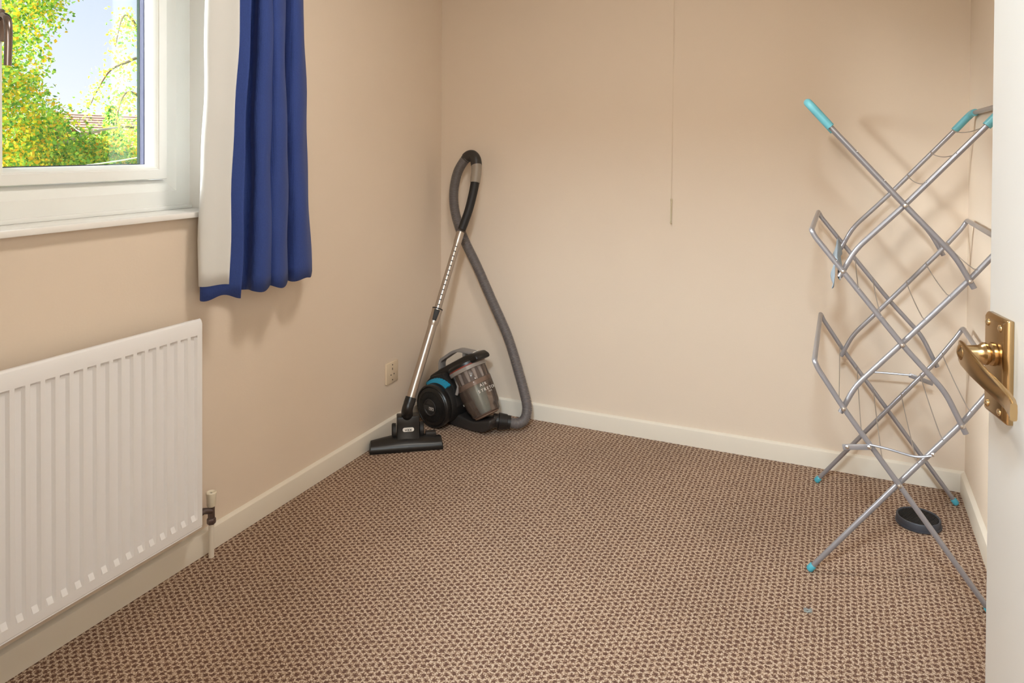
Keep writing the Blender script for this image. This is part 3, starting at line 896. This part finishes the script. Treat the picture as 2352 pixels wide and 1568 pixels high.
# bin
BA = Vector((0, 0, 0)) + (VU * -0.523 + Vector((0, 0, 0.852)))
BA.normalize()
BB = V(0.205, 0.066)
BR = VU * 0.852 + Vector((0, 0, 0.523)); BR.normalize()
binp = [(0.0000, 0.0), (0.0448, 0.0), (0.0569, 0.004), (0.0629, 0.012), (0.0638, 0.028), (0.0681, 0.034), (0.0715, 0.045), (0.0759, 0.085), (0.0784, 0.135), (0.0789, 0.15), (0.0767, 0.155), (0.0767, 0.195), (0.0793, 0.200), (0.0793, 0.210)]
bn = build('dust_bin', MB().lathe(BB, BA, binp, 48), M_bin, vac, smooth=True, auto=50, label='smoky clear dust bin')
build('bin_rim', MB().lathe(BB, BA, [(0.0759, 0.196), (0.0823, 0.197), (0.0836, 0.212), (0.0776, 0.214)], 48, close=True), M_binrim, bn, smooth=True)
build('red_seal', MB().lathe(BB, BA, [(0.0000, 0.213), (0.0810, 0.213), (0.0819, 0.2155), (0.0810, 0.219), (0, 0.219)], 48), M_red, bn, smooth=True)
build('bin_lid', MB().lathe(BB, BA, [(0.0000, 0.218), (0.0828, 0.218), (0.0828, 0.228), (0.0759, 0.236), (0, 0.238)], 48), M_black, bn, smooth=True, auto=40)
build('bin_band', MB().lathe(BB, BA, [(0.0750, 0.128), (0.0763, 0.129), (0.0763, 0.147), (0.0750, 0.148), (0.0517, 0.146), (0.0517, 0.13)], 48, close=True), M_dust, bn, smooth=True)
build('shroud', MB().lathe(BB, BA, [(0.0000, 0.01), (0.0241, 0.012), (0.0276, 0.03), (0.0345, 0.09), (0.0397, 0.13), (0, 0.13)], 32), M_shroud, bn, smooth=True)
build('cyclone_core', MB().lathe(BB, BA, [(0.0000, 0.145), (0.0569, 0.146), (0.0586, 0.205), (0, 0.206)], 32), M_cyc_d, bn, smooth=True)
for k in range(12):
    a = 2 * PI * k / 12
    c = BR * math.cos(a) + BA.cross(BR) * math.sin(a)
    build('cyclone_cone', MB().lathe(BB + c * 0.064 + BA * 0.150, BA, [(0.0, 0), (0.0055, 0.0), (0.0085, 0.045), (0.0085, 0.05), (0, 0.05)], 12), M_cyc, bn, smooth=True)
build('bin_base', MB().lathe(BB, BA, [(0.0000, -0.003), (0.0431, -0.003), (0.0534, 0.001), (0.0552, 0.010), (0.0000, 0.012)], 40), M_dust, bn, smooth=True)
def bin_m(ang, hgt, rad):
    c = (BR * math.cos(ang) + VV * math.sin(ang)).normalized()
    tx = (-BR * math.sin(ang) + VV * math.cos(ang))
    return basis(BB + BA * hgt + c * rad, -tx, BA)
for i, ch in enumerate('AIR'):
    text('bin_print', ch, 0.017, M_print, bn, bin_m(math.radians(22 - (i - 1) * 8), 0.118, 0.0795))
for i, ch in enumerate('STRETCH'):
    text('bin_print', ch, 0.017, M_print, bn, bin_m(math.radians(12 - (i - 3) * 10), 0.096, 0.0787))
for i, ch in enumerate('PET'):
    text('bin_print', ch, 0.008, M_print, bn, bin_m(math.radians(6 - (i - 1) * 5), 0.083, 0.0778))
build('bin_button', MB().lathe(BB + BA * 0.075 + (BR * math.cos(math.radians(140)) + VV * math.sin(math.radians(140))) * 0.0745, (BR * math.cos(math.radians(140)) + VV * math.sin(math.radians(140))), [(0.004, -0.002), (0.004, 0.002), (0, 0.003)], 12), M_cyc, bn)
# lid lettering
lx = (VU * 0.876 + Vector((0, 0, 0.482))).normalized()
text('lid_print', 'vax', 0.026, M_print, vac, basis(V(0.146, 0.324, 0.012) + Vector((0, 0, 0.0035)), lx, (-VU * 0.30 - VV * 0.9 + Vector((0, 0, 0.3)))), xscale=1.25)
# carry handle
hpts = fillet([V(-0.052, 0.200), V(-0.054, 0.252), V(0.020, 0.303), V(0.054, 0.317), V(0.135, 0.317)], 0.018, 5)
mb = MB(); vs = []
for i, p in enumerate(hpts):
    t = (hpts[min(i + 1, len(hpts) - 1)] - hpts[max(i - 1, 0)]).normalized()
    nn = VV.cross(t).normalized()
    wd = 0.019
    for (a, b) in ((-1, -1), (1, -1), (1, 1), (-1, 1)):
        vs.append(p + VV * (a * wd) + nn * (b * 0.0062))
m_ = len(hpts)
mb.add(vs, [(k * 4 + j, k * 4 + (j + 1) % 4, (k + 1) * 4 + (j + 1) % 4, (k + 1) * 4 + j) for k in range(m_ - 1) for j in range(4)] + [(3, 2, 1, 0), (m_ * 4 - 4, m_ * 4 - 3, m_ * 4 - 2, m_ * 4 - 1)])
mb.obox(V(0.084, 0.303), VU * 0.007, VV * 0.015, Vector((0, 0, 0.014)))
build('carry_handle', mb, M_grey, vac, bevel=0.002)
# hose connector and hose
CN = [V(0.235, 0.052), V(0.262, 0.048), Vector((0.443, -0.188, 0.041))]
cn = MB().tube([CN[0], CN[0].lerp(CN[2], .3), CN[0].lerp(CN[2], .32), CN[0].lerp(CN[2], .8), CN[0].lerp(CN[2], .82), CN[2]], [0.028, 0.028, 0.034, 0.031, 0.028, 0.028], 24)
build('hose_connector', cn, M_black, vac, smooth=True, auto=35)
HP = [CN[0].lerp(CN[2], .9), CN[2], Vector((0.470, -0.176, 0.036)), Vector((0.490, -0.152, 0.045)), Vector((0.495, -0.134, 0.072)), Vector((0.487, -0.120, 0.115)), Vector((0.440, -0.100, 0.235)), Vector((0.383, -0.090, 0.377)), Vector((0.306, -0.085, 0.521)), Vector((0.228, -0.080, 0.667)), Vector((0.157, -0.075, 0.788)), Vector((0.114, -0.070, 0.894)), Vector((0.105, -0.070, 0.985)), Vector((0.122, -0.070, 1.072)), Vector((0.152, -0.068, 1.126)), Vector((0.172, -0.066, 1.146))]
hp_, ln_ = resample(catmull(HP, 10), 0.00145)
rr = [0.0200 + (0.0018, 0.0012, -0.0016, 0.0012)[i % 4] for i in range(len(hp_))]
build('hose', MB().tube(hp_, rr, 18), M_hose, vac, smooth=True, auto=180, label='grey corrugated hose')
# curved handle at the top of the wand
HD = [Vector((0.160, -0.067, 1.136)), Vector((0.176, -0.064, 1.152)), Vector((0.196, -0.064, 1.155)), Vector((0.214, -0.070, 1.140)), Vector((0.224, -0.079, 1.112))]
build('elbow', MB().tube(catmull(HD, 6), [0.022] * 3 + [0.0245] * 22, 20), M_dgrey, vac, smooth=True)
HG = [Vector((0.2232, -0.078, 1.116)), Vector((0.2285, -0.088, 1.085)), Vector((0.2300, -0.104, 1.036))]
build('grip_sleeve', MB().tube(catmull(HG, 6), [0.0235 - 0.002 * i / 12 for i in range(13)], 20), M_grip, vac, smooth=True)
HK = [Vector((0.2300, -0.102, 1.040)), Vector((0.2305, -0.125, 0.990)), Vector((0.226, -0.155, 0.920)), Vector((0.2125, -0.193, 0.838))]
build('handle_grip', MB().tube(catmull(HK, 6), [0.0195 - 0.002 * i / 18 for i in range(19)], 20), M_black_m, vac, smooth=True)
W0 = Vector((0.154, -0.515, 0.184)); W1 = Vector((0.209, -0.200, 0.824)); wd = (W1 - W0)
wn_ = build('wand', MB().tube([W0, W0 + wd * 0.435, W0 + wd * 0.445, W0 + wd * 0.53], [0.0178, 0.0178, 0.0185, 0.0185], 24), M_wand, vac, smooth=True, label='telescopic steel wand')
build('wand_tube', MB().tube([W0 + wd * 0.52, W0 + wd * 0.955], 0.0145, 24), M_wand, wn_, smooth=True)
build('wand_socket', MB().tube([W0 + wd * 0.93, W0 + wd * 0.94, W0 + wd * 1.005], [0.0150, 0.0168, 0.0168], 24), M_wand, wn_, smooth=True)
wdn = wd.normalized()
tocam = (Vector((1.703, -2.977, 1.2)) - (W0 + wd * 0.5)); tocam = (tocam - wdn * tocam.dot(wdn)).normalized(); wside = wdn.cross(tocam)
build('collar', MB().tube([W0 + wd * 0.435, W0 + wd * 0.45, W0 + wd * 0.455, W0 + wd * 0.530], [0.0178, 0.0205, 0.0208, 0.0212], 24), M_wand, wn_, smooth=True)
build('collar_ring', MB().tube([W0 + wd * 0.529, W0 + wd * 0.536], 0.0220, 24), M_black, wn_, smooth=True)
lc = MB()
for t, hw in ((0.0, 0.0085), (1.0, 0.0125)):
    c = W0 + wd * (0.462 + 0.063 * t) + tocam * 0.0205
    lc.v += [c - wside * hw - tocam * 0.006, c + wside * hw - tocam * 0.006, c + wside * hw * 0.9 + tocam * 0.003, c - wside * hw * 0.9 + tocam * 0.003]
lc.f = [(0, 1, 2, 3), (7, 6, 5, 4), (0, 4, 5, 1), (1, 5, 6, 2), (2, 6, 7, 3), (3, 7, 4, 0)]; lc.m = [0] * 6
build('latch', lc, M_black_m, wn_, bevel=0.0012)
for k in range(13):
    c = W0 + wd * (0.556 + 0.0295 * k) + tocam * 0.0140
    build('wand_notch', MB().obox(c, wside * 0.0050, wdn * 0.0020, tocam * 0.0012), M_dgrey, wn_, bevel=0.0006)
# floor head
NA_ = Vector((0.81207, 0.58356, 0)); NBv = Vector((0.58356, -0.81207, 0))     # along, forwards
NO = (Vector((0.047, -0.629, 0)) + Vector((0.278, -0.463, 0))) / 2
def NPt(a, b, z): return NO + NA_ * a + NBv * b + Vector((0, 0, z))
hd = MB()
# stations along the width: (a, back depth, ridge height, front height)
st = [(-0.1425, -0.050, 0.026, 0.022), (-0.138, -0.058, 0.040, 0.030), (-0.09, -0.070, 0.046, 0.030), (-0.04, -0.082, 0.050, 0.031), (0.0, -0.086, 0.052, 0.031), (0.04, -0.082, 0.050, 0.031), (0.09, -0.074, 0.046, 0.030), (0.138, -0.066, 0.040, 0.030), (0.1425, -0.058, 0.026, 0.022)]
vs = []
for (a, bk, rz, fz) in st:
    vs += [NPt(a, -0.002, 0.002), NPt(a, 0.0, 0.010), NPt(a, -0.002, fz * 0.7), NPt(a, -0.009, fz), NPt(a, -0.030, rz * 0.9), NPt(a, -0.045, rz), NPt(a, bk + 0.006, rz * 0.92), NPt(a, bk, rz * 0.6), NPt(a, bk, 0.002)]
n = 9
hd.add(vs, [(i * n + j, i * n + (j + 1) % n, (i + 1) * n + (j + 1) % n, (i + 1) * n + j) for i in range(len(st) - 1) for j in range(n)] + [tuple(range(n - 1, -1, -1)), tuple((len(st) - 1) * n + k for k in range(n))])
fh = build('floor_head', hd, M_black, vac, smooth=True, auto=32, label='black floor head')
blk = MB().prism([(-0.020, 0.030), (-0.030, 0.052), (-0.036, 0.098), (-0.040, 0.126), (-0.088, 0.126), (-0.090, 0.03)], lambda b, z: NPt(0.008, b, z), NA_ * 0.044)
build('neck_block', blk, M_black, fh, bevel=0.004)
for s in (-1, 1):
    build('head_wheel', MB().lathe(NPt(0.008 + s * 0.047, -0.068, 0.062), NA_ * s, [(0.0, 0.0), (0.030, 0.0), (0.031, 0.012), (0.028, 0.016), (0.0, 0.016)], 28), M_black_m, fh, smooth=True)
build('pedal', MB().obox(NPt(0.098, -0.058, 0.048), NA_ * 0.021, NBv * 0.014, Vector((0, 0, 0.008))), M_dgrey, fh, bevel=0.003)
bf = (Vector((0, 0, 1)) * 0.046 + NBv * -0.006).normalized()
lc_ = NPt(0.008, -0.0325, 0.078)
pn = NA_.cross(bf); pn = pn if pn.dot(NBv) > 0 else -pn
pill = MB()
pp = []
for k in range(24):
    a = 2 * PI * k / 24
    cx_ = 0.0145 if math.cos(a) >= 0 else -0.0145
    pp.append((cx_ + 0.0078 * math.cos(a), 0.0078 * math.sin(a)))
pill.prism(pp, lambda a, b: lc_ + NA_ * a + bf * b + pn * 0.0012, pn * 0.0012)
build('logo_plate', pill, M_print, fh)
text('logo_print', 'vax', 0.0165, M_ink, fh, basis(lc_ + pn * 0.0029, NA_, bf), xscale=1.25)
# hinged neck tube from the floor head up to the wand
nk = [NPt(0.008, -0.066, 0.085), NPt(0.006, -0.064, 0.118), W0 - wdn * 0.028, W0 + wdn * 0.004]
build('neck', MB().tube(catmull(nk, 6), [0.0235] * 6 + [0.0225] * 6 + [0.0215] * 7, 24), M_black, fh, smooth=True)
build('neck_collar', MB().tube([W0 - wdn * 0.004, W0 + wdn * 0.022], [0.0225, 0.0215], 24), M_black, fh, smooth=True)

# ------------------------------------------------------------------ outside: garden, trees, neighbouring house
M_lawn = mat('lawn', srgb(110, 140, 66), 0.95, noise=0.3, nscale=3)
tag(build('ground', MB().box((-90, -60, -2.8), (-0.6, 90, -2.7)), M_lawn), 'green garden ground outside the window', None, None, 'structure')
LEAVES = [mat('leaf_green', srgb(138, 186, 66), 0.6, noise=0.25, nscale=8, trans=0.55), mat('leaf_lime', srgb(190, 220, 92), 0.6, noise=0.2, nscale=8, trans=0.55),
          mat('leaf_yellow', srgb(254, 222, 60), 0.6, noise=0.15, nscale=8, trans=0.55), mat('leaf_orange', srgb(252, 186, 44), 0.6, noise=0.15, nscale=8, trans=0.55),
          mat('leaf_dark', srgb(96, 146, 52), 0.6, noise=0.2, nscale=8, trans=0.5)]
M_bark = mat('birch_bark', srgb(196, 182, 160), 0.8, noise=0.3, nscale=12)
M_bark2 = mat('brown_bark', srgb(112, 92, 70), 0.9, noise=0.3, nscale=12)
def leaf(mb, p, size, mi):
    d = Vector((random.uniform(-1, 1), random.uniform(-1, 1), random.uniform(-1.2, 0.3))).normalized()
    s = d.orthogonal().normalized()
    s.rotate(Matrix.Rotation(random.uniform(0, 2 * PI), 3, d))
    fold = d.cross(s) * size * 0.12
    mb.add([p, p + d * size * 0.45 + s * size * 0.36 + fold, p + d * size, p + d * size * 0.45 - s * size * 0.36 + fold], [(0, 1, 2), (0, 2, 3)], mi)
def pick(yellow):
    r = random.random()
    if r < yellow: return 2 if random.random() < 0.6 else 3
    r = random.random()
    return 0 if r < 0.45 else (1 if r < 0.8 else 4)
def blob(mb, c, rad, n, yellow, size=0.055):
    c = Vector(c)
    # drooping sprays: clusters of leaves strung on short hanging arcs
    for _ in range(n // 9):
        while True:
            q = Vector((random.uniform(-1, 1), random.uniform(-1, 1), random.uniform(-1, 1)))
            if q.length < 1: break
        p = c + Vector((q.x * rad[0], q.y * rad[1], q.z * rad[2]))
        yl = yellow * random.choice((0.3, 0.7, 1.0, 2.2))
        dr = Vector((random.uniform(-.5, .5), random.uniform(-.5, .5), -1)).normalized()
        for k in range(9):
            leaf(mb, p + dr * (0.03 * k) + Vector((random.gauss(0, .035), random.gauss(0, .035), random.gauss(0, .03))), size * random.uniform(0.6, 1.2), pick(yl))
birch = empty('birch_tree', (-8.2, 1.9, -2.7), None, 'birch tree with green and yellow autumn leaves close outside the window', 'tree')
build('trunk', MB().tube(catmull([(-8.2, 1.9, -2.75), (-8.15, 1.95, -0.5), (-8.1, 1.9, 1.5), (-8.0, 2.0, 3.3), (-7.95, 2.05, 5.0)], 6), [0.16 - 0.005 * i for i in range(25)], 12), M_bark, birch, smooth=True)
for P in ([(-8.12, 1.92, 0.9), (-7.8, 2.4, 1.6), (-7.4, 2.9, 1.9)], [(-8.08, 1.92, 1.6), (-7.6, 2.3, 2.4), (-7.2, 2.7, 3.0), (-7.0, 3.0, 3.2)], [(-8.12, 1.92, 0.4), (-7.6, 2.7, 0.9), (-7.3, 3.4, 1.3), (-7.2, 3.85, 1.42)], [(-8.05, 1.95, 2.4), (-7.7, 1.8, 3.2), (-7.2, 1.7, 3.6)]):
    pts = catmull(P, 6); m_ = len(pts)
    build('branch', MB().tube(pts, [0.05 - 0.04 * i / m_ for i in range(m_)], 8), M_bark, birch, smooth=True)
lv = MB()
blob(lv, (-7.6, 1.95, 2.6), (1.0, 1.15, 1.2), 14000, 0.32)
blob(lv, (-7.3, 2.75, 3.35), (0.6, 0.42, 0.75), 4200, 0.30)
blob(lv, (-7.5, 2.15, 1.55), (1.0, 0.88, 0.85), 11500, 0.42)
blob(lv, (-7.5, 2.2, 0.7), (1.1, 1.2, 0.7), 9500, 0.35)
blob(lv, (-7.4, 3.25, 0.98), (0.7, 0.62, 0.42), 5200, 0.28)
blob(lv, (-7.2, 3.85, 0.70), (0.5, 0.5, 0.42), 2600, 0.35)
blob(lv, (-7.4, 3.05, 1.40), (0.6, 0.42, 0.36), 1700, 0.25)
blob(lv, (-7.3, 3.70, 1.15), (0.5, 0.42, 0.30), 1700, 0.30)
blob(lv, (-7.3, 4.05, 1.25), (0.4, 0.25, 0.22), 500, 0.40)
o = build('foliage', lv, LEAVES, birch); o['kind'] = 'stuff'
ash = empty('maple_tree', (-8.6, 5.6, -2.7), None, 'thin leafy tree at the right edge of the window view', 'tree')
build('trunk', MB().tube(catmull([(-8.6, 5.6, -2.75), (-8.6, 5.5, 0.5), (-8.5, 5.4, 3.0), (-8.5, 5.3, 5.0)], 6), [0.13 - 0.005 * i for i in range(19)], 10), M_bark2, ash, smooth=True)
lv = MB()
for P in ([(-8.5, 5.4, 2.6), (-8.2, 5.0, 2.9), (-8.0, 4.65, 3.1), (-7.9, 4.45, 3.0), (-7.9, 4.35, 2.6)], [(-8.5, 5.4, 2.2), (-8.2, 5.0, 2.5), (-8.0, 4.6, 2.4), (-7.95, 4.3, 2.25), (-7.95, 4.1, 1.95), (-7.95, 4.0, 1.75)], [(-8.5, 5.45, 1.4), (-8.2, 5.0, 1.9), (-8.0, 4.6, 1.95), (-7.9, 4.4, 1.7), (-7.9, 4.35, 1.45)], [(-8.5, 5.45, 0.9), (-8.2, 5.0, 1.35), (-8.0, 4.6, 1.45), (-7.9, 4.15, 1.3)]):
    pts = catmull(P, 8); m_ = len(pts)
    build('branch', MB().tube(pts, [0.028 - 0.022 * i / m_ for i in range(m_)], 7), M_bark2, ash, smooth=True)
    for q in range(330):
        p = pts[random.randrange(m_ // 4, m_)]
        leaf(lv, p + Vector((random.gauss(0, .10), random.gauss(0, .085), random.gauss(-0.04, .11))), random.uniform(0.035, 0.07), pick(0.38))
o = build('foliage', lv, LEAVES, ash); o['kind'] = 'stuff'
con = empty('conifer_tree', (-16, 10.4, -2.7), None, 'small pointed conifer far behind the birch tree', 'tree')
build('trunk', MB().tube([(-16, 10.4, -2.75), (-16, 10.4, 1.6)], [0.12, 0.03], 8), M_bark2, con, smooth=True)
lv = MB()
for q in range(3600):
    h_ = random.random() ** 0.7
    r_ = (1 - h_) ** 0.8 * 0.75 + 0.04
    a_ = random.uniform(0, 2 * PI)
    leaf(lv, Vector((-16 + math.cos(a_) * r_ * random.uniform(.5, 1), 10.4 + math.sin(a_) * r_ * random.uniform(.5, 1), -1.6 + 3.8 * h_)), random.uniform(0.06, 0.12), random.choice((4, 4, 0)))
o = build('foliage', lv, LEAVES, con); o['kind'] = 'stuff'
hedge = empty('garden_hedge', (-12.5, 8.0, -2.7), None, 'clipped green hedge behind the birch tree', 'hedge')
build('hedge_core', MB().box((-13.2, 2.0, -2.72), (-12.4, 14.0, 0.15)), mat('hedge_green', srgb(96, 132, 58), 0.9, noise=0.4, nscale=9, bump=1.0, bscale=25), hedge, bevel=0.15)
lv = MB()
for q in range(5200):
    leaf(lv, Vector((random.uniform(-13.0, -12.3), random.uniform(2.6, 13), random.uniform(-0.6, 0.42))), random.uniform(0.05, 0.11), pick(0.25))
o = build('foliage', lv, LEAVES, hedge); o['kind'] = 'stuff'
house = empty('neighbour_house', (-33, 24, -2.7), None, 'pale brick house with a tiled roof far beyond the trees', 'house')
M_brick = mat('house_brick', srgb(150, 112, 94), 0.9, noise=0.12, nscale=6)
M_tile = mat('roof_tile', srgb(200, 150, 130), 0.85, noise=0.25, nscale=14)
build('wall', MB().box((-36, 20.5, -2.75), (-30, 33, 1.1)), M_brick, house)
rf = MB()
for k in range(14):
    for (sx, ) in ((1,), (-1,)):
        x0 = -33 + sx * (3.35 - 3.35 * k / 14); x1 = -33 + sx * (3.35 - 3.35 * (k + 1) / 14)
        z0 = 0.95 + 1.75 * k / 14; z1 = 0.95 + 1.75 * (k + 1) / 14
        rf.add([(x0, 20.2, z0), (x0, 33.3, z0), (x1, 33.3, z1), (x1, 20.2, z1), (x0, 20.2, z0 + 0.06), (x0, 33.3, z0 + 0.06), (x1, 33.3, z1 + 0.02), (x1, 20.2, z1 + 0.02)], [(0, 1, 2, 3), (4, 5, 6, 7), (0, 1, 5, 4), (0, 3, 7, 4), (1, 2, 6, 5)])
build('roof', rf, M_tile, house)
for wy in (22.5, 25.5, 28.5):
    wo = build('window', MB().box((-30.02, wy - 0.6, -0.6), (-29.94, wy + 0.6, 0.7)), M_upvc, house)
    build('pane', MB().box((-29.945, wy - 0.5, -0.5), (-29.93, wy + 0.5, 0.6)), M_spacer, wo)
cb = build('telephone_cable', MB().tube(catmull([(-5.2, -2.5, 1.25), (-5.2, 0.2, 0.985), (-5.2, 1.2, 0.975), (-5.2, 2.4, 1.03), (-5.2, 6.0, 1.6)], 10), 0.007, 6), mat('cable_sheath', srgb(232, 222, 196), 0.6), smooth=True)
tag(cb, 'thin pale cable strung across the garden below the window', 'cable')

# lettering becomes plain mesh
bpy.context.view_layer.update()
dg = bpy.context.evaluated_depsgraph_get()
for o in TEXTS:
    nm = o.name
    me = bpy.data.meshes.new_from_object(o.evaluated_get(dg))
    me.name = nm
    q = bpy.data.objects.new(nm + '_mesh', me)
    COL.objects.link(q)
    q.parent = o.parent
    q.matrix_local = o.matrix_local.copy()
    cd = o.data
    bpy.data.objects.remove(o, do_unlink=True)
    bpy.data.curves.remove(cd)
    q.name = nm
